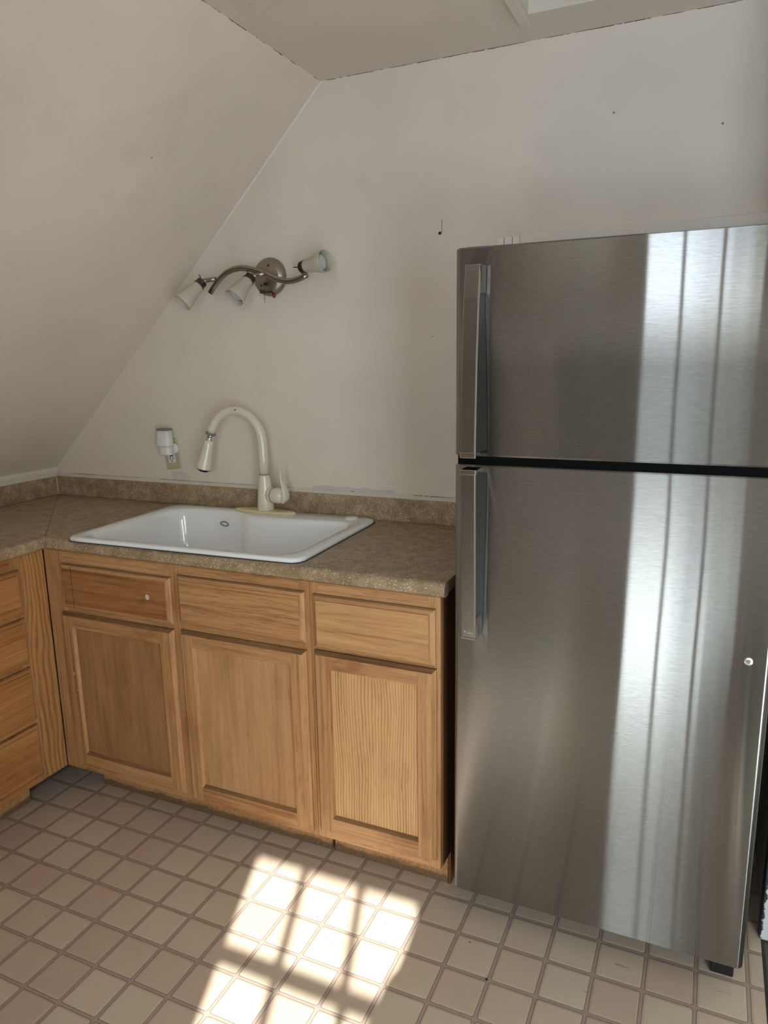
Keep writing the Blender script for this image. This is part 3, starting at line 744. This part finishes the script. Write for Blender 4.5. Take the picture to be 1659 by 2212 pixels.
build('screw', W().lathe([(.003, .006), (.003, .0075), (.0001, .008)], OC + TZ * -.049, (0, -1, 0), 12), M_ivory, ou)
nl = thing('night_light', 'small white plug-in night light with grey top in the wall outlet', 'night light', (.045, -.03, 1.15))
build('plug_disc', W().lathe([(.0185, .0098), (.0200, .012), (.0200, .020), (.016, .024), (.0001, .024)], (.0645, 0, 1.131), (0, -1, 0), 28), M_wplast, nl)
def ring4(cx, cy, z, w, d, N=28, e=.55):
    out = []
    for k in range(N):
        a = 2 * PI * k / N; c, s_ = math.cos(a), math.sin(a)
        out.append((cx + w * math.copysign(abs(c) ** e, c), cy + d * math.copysign(abs(s_) ** e, s_), z))
    return out
yb = -.042
build('base_block', W().loft([ring4(.0475, yb, 1.108, .0215, .015), ring4(.0472, yb, 1.112, .0225, .0165), ring4(.0450, yb, 1.1435, .0270, .018)], 0, True, True, True), M_wplast, nl)
build('shade', W().loft([ring4(.0425, yb, 1.142, .0300, .020), ring4(.0425, yb, 1.146, .0312, .0215), ring4(.0445, yb, 1.203, .0275, .0195)], 0, True, True, True), M_wplast, nl)
build('sensor_cap', W().loft([ring4(.0445, yb, 1.2028, .0280, .0200), ring4(.0445, yb, 1.2095, .0278, .0198), ring4(.0445, yb, 1.2105, .0260, .0185)], 0, True, True, True), M_grey, nl)

# ------------------------------------------------------------------ fridge
fr = thing('refrigerator', 'stainless steel top-freezer refrigerator standing right of the counter', 'refrigerator', (1.755, -.33, 0))
FXL, FXR, FY0 = 1.4095, 2.0955, -.645
def fdoor(z0, z1):
    mb = W(); r = .013; rows = []
    pr = []
    for k in range(7): t = PI + k / 6 * PI / 2; pr.append((FXL + r + r * math.cos(t), FY0 + r + r * math.sin(t)))
    for k in range(13): pr.append((FXL + r + (FXR - FXL - 2 * r) * (k + 1) / 14, FY0))
    for k in range(7): t = 1.5 * PI + k / 6 * PI / 2; pr.append((FXR - r + r * math.cos(t), FY0 + r + r * math.sin(t)))
    pr = [(FXL, FY0 + .062)] + pr + [(FXR, FY0 + .062)]
    zz = [(z0, .004), (z0 + .0015, .0012), (z0 + .004, 0), (z1 - .004, 0), (z1 - .0015, .0012), (z1, .004)]
    rings = []
    for z, i in zz:
        rings.append([(x + (i if x < 1.5 and y > FY0 + .001 else (-i if x > 2 and y > FY0 + .001 else 0)), min(y + i, FY0 + .062), z) for x, y in pr])
        mb.loft(rings, 0, True, True, True)
    for k, f in enumerate(mb.f):
        if len(f) == 4 and all(mb.v[i].x > FXR - .0115 for i in f): mb.m[k] = 1
    return mb
ZD0, ZD1, ZG = .0925, 1.2155, 1.2355
ZTOP = 1.690
build('case', W().box(1.4135, 2.092, -.578, -.03, .045, 1.685), M_case, fr, .004)
build('gasket', W().box(1.420, 2.086, -.584, -.577, .11, 1.68), M_gasket, fr)
ld = build('fridge_door', fdoor(ZD0, ZD1), [M_steel, M_dside], fr, fix=True)
ud = build('freezer_door', fdoor(ZG, ZTOP), [M_steel, M_dside], fr, fix=True)
build('door_gap_block', W().box(FXL + .006, FXR - .006, FY0 + .008, FY0 + .060, ZD1 - .0005, ZG + .0005), M_gasket, fr)  # black block set in the gap between the doors
build('hinge_cover', W().box(1.425, 1.475, -.62, -.56, 1.685, 1.694), M_black, fr, .003)
for x, y in ((1.46, -.44), (2.0329, -.5687)): build('foot', W().box(x, x + .052, y, y + .048, 0, .046), M_black, fr, .004)
build('base_grille', W().box(1.43, 2.03, -.535, -.525, .012, .046), M_black, fr)
# long flat bar handles, deepest at the gap between the doors
def handle(door, prof_front, xl, xr, mounts):
    """prof_front: [(z, depth, flare)]"""
    bar = W(); fm = []
    rings = []
    for z, d, fl in prof_front:
        y = FY0 - d
        rings.append([(xl, FY0 - .002, z), (xl, y + .003, z), (xl + .003, y, z), (xr - .003, y, z), (xr, y + .003, z), (xr + fl, FY0 - .002, z)])
    n_ = 6
    for a in range(len(rings) - 1):
        for i in range(n_ - 1):
            bar.add([rings[a][i], rings[a][i + 1], rings[a + 1][i + 1], rings[a + 1][i]], [(0, 1, 2, 3)], 1 if i in (0, 4) else 0)
    bar.add(rings[0], [tuple(range(n_))], 0); bar.add(rings[-1], [tuple(range(n_))[::-1]], 0)
    h = build('handle', bar, [M_steelh, M_steeld], door)
    for z0, z1, d, nm in mounts:
        build(nm, W().prism([(xr + .0006, FY0 - .003, z0 + .004), (xr + .0006, FY0 - d, z0), (xr + .0006, FY0 - d, z1), (xr + .0006, FY0 - .003, z1)], (.0035, 0, 0)), M_chrome, h)
    return h
h1 = handle(ud, [(1.2515, .057, .011), (1.30, .056, .010), (1.45, .050, .006), (1.58, .040, .002), (1.649, .030, .0005), (1.6505, .029, .0005)], 1.441, 1.4765, [(1.590, 1.649, .030, 'end_cap')])
h2 = handle(ld, [(.8135, .044, .002), (.83, .045, .004), (.88, .047, .006), (1.0, .051, .008), (1.15, .056, .010), (1.2005, .057, .010)], 1.4415, 1.477, [(.815, .866, .042, 'end_cap')])
build('end_trim', W().box(1.4405, 1.477, FY0 - .0575, FY0 - .001, 1.2385, 1.2512), M_chrome, h1, .001)
build('end_trim', W().box(1.441, 1.4775, FY0 - .0575, FY0 - .001, 1.2008, 1.2125), M_chrome, h2, .001)
build('end_trim', W().box(1.441, 1.4775, FY0 - .0450, FY0 - .001, .8095, .8133), M_chrome, h2, .0005)
sm = W()
for x, z, a, b in ((1.4495, .8335, .0030, .0045), (1.4515, .8285, .0016, .003), (1.4595, .8260, .0012, .001), (1.4635, .8250, .0022, .0008), (1.4685, .8247, .0018, .0012)):
    sm.lathe([(.001, 0), (.001, .0003)], (x, FY0 - .0446, z), (0, -1, 0), 8)
    k0 = len(sm.v) - 16
    for i in range(k0, len(sm.v)):
        v_ = sm.v[i]; v_.x = x + (v_.x - x) * a / .001; v_.z = z + (v_.z - z) * b / .001
build('scuff_mark', sm, plain('worn_print', lin(190, 186, 178), .6), h2, fix=False)
bd = W().lathe([(.0088, 0), (.0088, .002), (.0076, .003), (.0001, .0026)], (2.0501, FY0 + .0005, .8317), (0, -1, 0), 32)
bg = build('badge', bd, plain('badge_silver', (.72, .72, .72), .3, .8), ld); bg['label'] = 'small round silver badge'
sw = W().tube([(2.0501 + .0042 * math.cos(t) * (1 - t / 14), FY0 - .0030, .8317 + .0042 * math.sin(t) * (1 - t / 14)) for t in [k * .35 for k in range(26)]], .0007, 6)
build('badge_scroll', sw, plain('badge_grey', lin(110, 110, 112), .4), bg)

# ------------------------------------------------------------------ small things
st = thing('round_sticker', 'tiny round white and green sticker on the dark left drawer front', 'sticker', (.4366, -.6275, .7685))
build('paper', W().lathe([(.0083, 0), (.0083, .0006), (.0001, .0007)], (.4366, -.6282, .7685), (0, -1, 0), 32), plain('sticker_paper', lin(222, 224, 214), .5), st)
gr = W(); gp = []
for k in range(9): t = -1.15 + 2.3 * k / 8; gp.append((.4366 + .0078 * math.cos(t + .2), .7685 + .0078 * math.sin(t + .2)))
gr.add([(x, -.62905, z) for x, z in gp], [tuple(range(9))])
build('green_segment', gr, plain('sticker_green', lin(150, 178, 92), .5), st, fix=False)
tx = W()
for dx, dz, w, h in ((-.0028, .0034, .0022, .0009), (-.0010, .0028, .0008, .0013), (-.0018, .0006, .0028, .0009), (.0008, .0010, .0012, .0008), (-.0004, -.0032, .0022, .0016), (-.0012, -.0046, .0010, .0008)):
    tx.box(.4366 + dx - w / 2, .4366 + dx + w / 2, -.62915, -.62895, .7685 + dz - h / 2, .7685 + dz + h / 2)
build('print', tx, plain('sticker_ink', lin(96, 110, 118), .6), st)
scr = thing('wall_screw', 'small dark screw left in the wall between lamp and fridge', 'screw', (1.1433, 0, 1.8315))
build('head', W().lathe([(.0046, 0), (.0046, .0025), (.003, .004), (.0001, .0042)], (1.1433, 0, 1.8315), (0, -1, 0), 18), M_black, scr)
sp_ = W().add([(1.1255, -.8375, .0022), (1.1420, -.8385, .0008), (1.1500, -.8450, .0006), (1.1315, -.8490, .0010), (1.1262, -.8452, .0026)], [(0, 1, 2, 3, 4)])
ps = thing('paper_scrap', 'torn white paper scrap with black print on the sunlit floor tile', 'paper', (1.137, -.843, 0))
pm = build('paper', sp_, plain('scrap_paper', lin(230, 236, 240), .6), ps, fix=False)
so_ = pm.modifiers.new('thick', 'SOLIDIFY'); so_.thickness = .0005
pk = W()
for k in range(9):
    x = 1.1285 + (k % 3) * .0042 + random.uniform(-.0005, .0005); y = -.8405 - (k // 3) * .0026 + (k % 3) * .0002
    pk.box(x, x + .0019, y - .0007, y + .0007, .0018 - (k % 3) * .0002, .0028 - (k % 3) * .0002)
build('print', pk, plain('scrap_ink', lin(70, 80, 92), .6), ps)
for (x, y, s_, lab) in ((1.5480, -.8030, .0062, 'largest black crumb on the floor tiles in front of the fridge'), (1.4765, -.7100, .0038, 'black speck of dirt on the floor nearest under the fridge door')):
    o = build('crumb', W().ball((x, y, .0018), s_ * .5, 10, sc=(1.1, .9, .55)), M_black, origin=(x, y, 0)); tag(o, lab, 'crumb')

# ------------------------------------------------------------------ the photographer, behind the camera by the rear window
def skin(name, pts, edges, radii, mat, parent, sub=1):
    off = wloc(parent); me = bpy.data.meshes.new(name)
    me.from_pydata([Vector(p) - off for p in pts], edges, []); me.materials.append(mat)
    o = bpy.data.objects.new(name, me); COL.objects.link(o); o.parent = parent
    o.modifiers.new('skin', 'SKIN').use_smooth_shade = True
    d = me.skin_vertices[0].data if me.skin_vertices else None
    for k, r in enumerate(radii):
        d[k].radius = r if isinstance(r, tuple) else (r, r); d[k].use_root = (k == 0)
    if sub: o.modifiers.new('sub', 'SUBSURF').levels = sub; o.modifiers['sub'].render_levels = sub
    return o
CAM = Vector((1.9436, -2.2343, 1.4579)); FWD = Vector((-.4015, .8916, -.2068))
PB = Vector((2.135, -2.655, 0)); PD = Vector((-.41, .912, 0)).normalized(); PS = Vector((PD.y, -PD.x, 0))
L = lambda s_, f_, z_: PB + PS * s_ + PD * f_ + Vector((0, 0, z_))
man = thing('person', 'person in dark clothes standing by the rear window holding a phone', 'person', PB)
M_skin = plain('skin', lin(196, 150, 124), .5); M_shirt = plain('dark_shirt', lin(42, 44, 50), .8); M_jean = plain('dark_trousers', lin(36, 40, 52), .85); M_hair = plain('dark_hair', lin(38, 28, 22), .6)
V, E, Rr = [], [], []
def vtx(p, r, link=None):
    V.append(Vector(p)); Rr.append(r); k = len(V) - 1
    if link is not None: E.append((link, k))
    return k
pel = vtx(L(0, 0, .93), (.135, .10)); wai = vtx(L(0, .0, 1.10), (.125, .09), pel); che = vtx(L(0, .0, 1.30), (.145, .10), wai); nec = vtx(L(0, .0, 1.45), .055, che)
h0 = vtx(L(0, .02, 1.53), .062, nec); h1_ = vtx(L(0, .035, 1.60), (.075, .09), h0); h2_ = vtx(L(0, .02, 1.67), (.068, .08), h1_)
vtx(L(0, .125, 1.585), .012, h1_)
RT, UPV = Vector((.9138, .4058, -.0169)), Vector((-.0683, .1947, .9785))
phc = CAM - FWD * .022
for sg in (-1, 1):
    sh = vtx(L(sg * .175, .0, 1.40), .062, che); el_ = vtx(L(sg * .245, .12, 1.17), .046, sh)
    w0 = phc + RT * (sg * .085) - UPV * .085 - FWD * .05
    wr = vtx(w0, .029, el_); pa = vtx(phc + RT * (sg * .066) - UPV * .045 - FWD * .03, (.034, .018), wr)
    for k in range(4):
        b = vtx(phc + RT * (sg * .062) + UPV * (-.02 + .020 * k) - FWD * .022, .0095, pa)
        c_ = vtx(phc + RT * (sg * .052) + UPV * (-.012 + .022 * k) + FWD * .006, .0085, b)
        vtx(phc + RT * (sg * .040) + UPV * (-.012 + .022 * k) + FWD * .008, .0075, c_)
    t0 = vtx(phc + RT * (sg * .052) - UPV * .045 - FWD * .045, .011, pa); vtx(phc + RT * (sg * .028) - UPV * .030 - FWD * .030, .009, t0)
    hp = vtx(L(sg * .095, 0, .86), .085, pel); kn = vtx(L(sg * .11, .02, .48), .058, hp); an = vtx(L(sg * .12, -.01, .075), .038, kn); vtx(L(sg * .135, .16, .035), .032, an)
skin('body', V, E, Rr, M_skin, man)
sv, se, sr = [], [], []
def sx_(p, r, l=None):
    sv.append(p); sr.append(r)
    if l is not None: se.append((l, len(sv) - 1))
    return len(sv) - 1
a00 = sx_(L(0, 0, .78), (.17, .13)); a0 = sx_(L(0, 0, .92), (.168, .13), a00); a1 = sx_(L(0, 0, 1.10), (.155, .118), a0); a2 = sx_(L(0, 0, 1.30), (.165, .12), a1); sx_(L(0, .0, 1.43), .075, a2)
for sg in (-1, 1):
    b0 = sx_(L(sg * .18, 0, 1.395), .078, a2); b1 = sx_(L(sg * .248, .12, 1.165), .060, b0); sx_(phc + RT * (sg * .100) - UPV * .11 - FWD * .065, .042, b1)
skin('shirt', sv, se, sr, M_shirt, man)
sv, se, sr = [], [], []
a0 = sx_(L(0, 0, .94), (.16, .12))
for sg in (-1, 1):
    b0 = sx_(L(sg * .098, 0, .85), .102, a0); b1 = sx_(L(sg * .112, .015, .48), .078, b0); sx_(L(sg * .12, -.005, .07), .062, b1)
skin('trousers', sv, se, sr, M_jean, man)
hr = W().ball(L(0, .0, 1.665), .098, 24, sc=(.92, 1.0, .85)); build('hair', hr, M_hair, man)
for sg in (-1, 1):
    sh_ = W().ball(L(sg * .128, .05, .04), .05, 16, sc=(1.3, 2.2, .8)); build('shoe', sh_, M_black, man)
ph = thing('phone', 'dark phone held up in both hands of the person', 'phone', phc)
pm_ = W(); cs = []
for d_ in (-.004, .004):
    cs += [phc + RT * (sx * .037) + UPV * (sy * .075) + FWD * d_ for sx, sy in ((-1, -1), (1, -1), (1, 1), (-1, 1))]
pm_.add(cs, [(0, 3, 2, 1), (4, 5, 6, 7), (0, 1, 5, 4), (1, 2, 6, 5), (2, 3, 7, 6), (3, 0, 4, 7)])
build('phone_case', pm_, M_black, ph, .002)

reflector = thing('reflector', 'unseen pale rug on the tiled floor under the rear window', 'reflector', (.95, -2.1, 0))  # pale sheet added out of view to bounce sunlight upwards
M_bounce = MT('pale_bounce'); M_bounce.set(color=M_bounce.ramp(M_bounce.noise(60, 4, .6), [(.3, lin(226, 222, 212)), (.7, lin(244, 241, 234))]), rough=.9); M_bounce = M_bounce.mat
build('bounce_pad', W().box(.45, 1.46, -2.80, -1.46, .0005, .009), M_bounce, reflector, .003)
reflector2 = thing('reflector', 'unseen pale rug on the dark green hall floor', 'reflector', (3.1, -1.8, 0))  # second unseen sheet, added for more bounce from the hall floor
build('bounce_pad', W().box(2.62, 3.60, -2.75, -1.05, -.005, .005), M_bounce, reflector2, .003)

# ------------------------------------------------------------------ light
world = bpy.data.worlds.new('sky'); S.world = world; world.use_nodes = True
nt = world.node_tree; bg = nt.nodes['Background']
tc = nt.nodes.new('ShaderNodeTexCoord'); sx = nt.nodes.new('ShaderNodeSeparateXYZ'); nt.links.new(tc.outputs['Generated'], sx.inputs[0])
rp = nt.nodes.new('ShaderNodeValToRGB'); nt.links.new(sx.outputs[2], rp.inputs[0])
el = rp.color_ramp.elements
el[0].position = 0.0; el[0].color = (.66, .74, .88, 1)
el[1].position = .60; el[1].color = (.86, .95, .98, 1)
e_ = el.new(.10); e_.color = (.95, 1.0, .96, 1)
nt.links.new(rp.outputs[0], bg.inputs[0]); bg.inputs[1].default_value = 11.6
sun = bpy.data.lights.new('sun', 'SUN'); sun.energy = 15.5; sun.color = (1.0, .95, .87); sun.angle = math.radians(.6)
so = bpy.data.objects.new('sun', sun); COL.objects.link(so)
sd_ = Vector((-.345, 1.0, -.892))
so.rotation_euler = sd_.to_track_quat('-Z', 'Y').to_euler(); so.location = (3.5, -8, 7)
def portal(name, c, rot, sx_, sy_):
    l = bpy.data.lights.new(name, 'AREA'); l.shape = 'RECTANGLE'; l.size = sx_; l.size_y = sy_; l.cycles.is_portal = True
    o = bpy.data.objects.new(name, l); COL.objects.link(o); o.location = c; o.rotation_euler = rot
portal('portal_rear', ((WX0 + WX1) / 2, YR - .15, (WZ0 + WZ1) / 2), (PI / 2, 0, 0), WX1 - WX0, WZ1 - WZ0)
portal('portal_rear_right', ((W2[0] + W2[1]) / 2, YR - .15, (W2[2] + W2[3]) / 2), (PI / 2, 0, 0), W2[1] - W2[0], W2[3] - W2[2])

# ------------------------------------------------------------------ camera
C = Vector((1.943623505, -2.234283559, 1.457895209))
yaw, pitch, roll = -.42280621, -.20837027, -.01695692
fw = Vector((math.sin(yaw) * math.cos(pitch), math.cos(yaw) * math.cos(pitch), math.sin(pitch)))
rt = Vector((math.cos(yaw), -math.sin(yaw), 0)); up = rt.cross(fw)
r2 = rt * math.cos(roll) + up * math.sin(roll); u2 = up * math.cos(roll) - rt * math.sin(roll)
cam = bpy.data.cameras.new('camera'); cam.sensor_fit = 'VERTICAL'; cam.sensor_height = 36.0; cam.lens = 25.5574; cam.clip_start = .05
co = bpy.data.objects.new('camera', cam); COL.objects.link(co)
co.matrix_world = Matrix(((r2.x, u2.x, -fw.x, C.x), (r2.y, u2.y, -fw.y, C.y), (r2.z, u2.z, -fw.z, C.z), (0, 0, 0, 1)))
S.camera = co
S.view_settings.view_transform = 'Standard'; S.view_settings.look = 'None'; S.view_settings.gamma = 1.0; S.view_settings.use_curve_mapping = False
S.view_settings.exposure = 0.30
S.cycles.max_bounces = 12; S.cycles.diffuse_bounces = 8; S.cycles.glossy_bounces = 6; S.cycles.transparent_max_bounces = 8
S.cycles.use_denoising = True
S.cycles.sample_clamp_indirect = 6.0
S.cycles.caustics_reflective = False; S.cycles.caustics_refractive = False
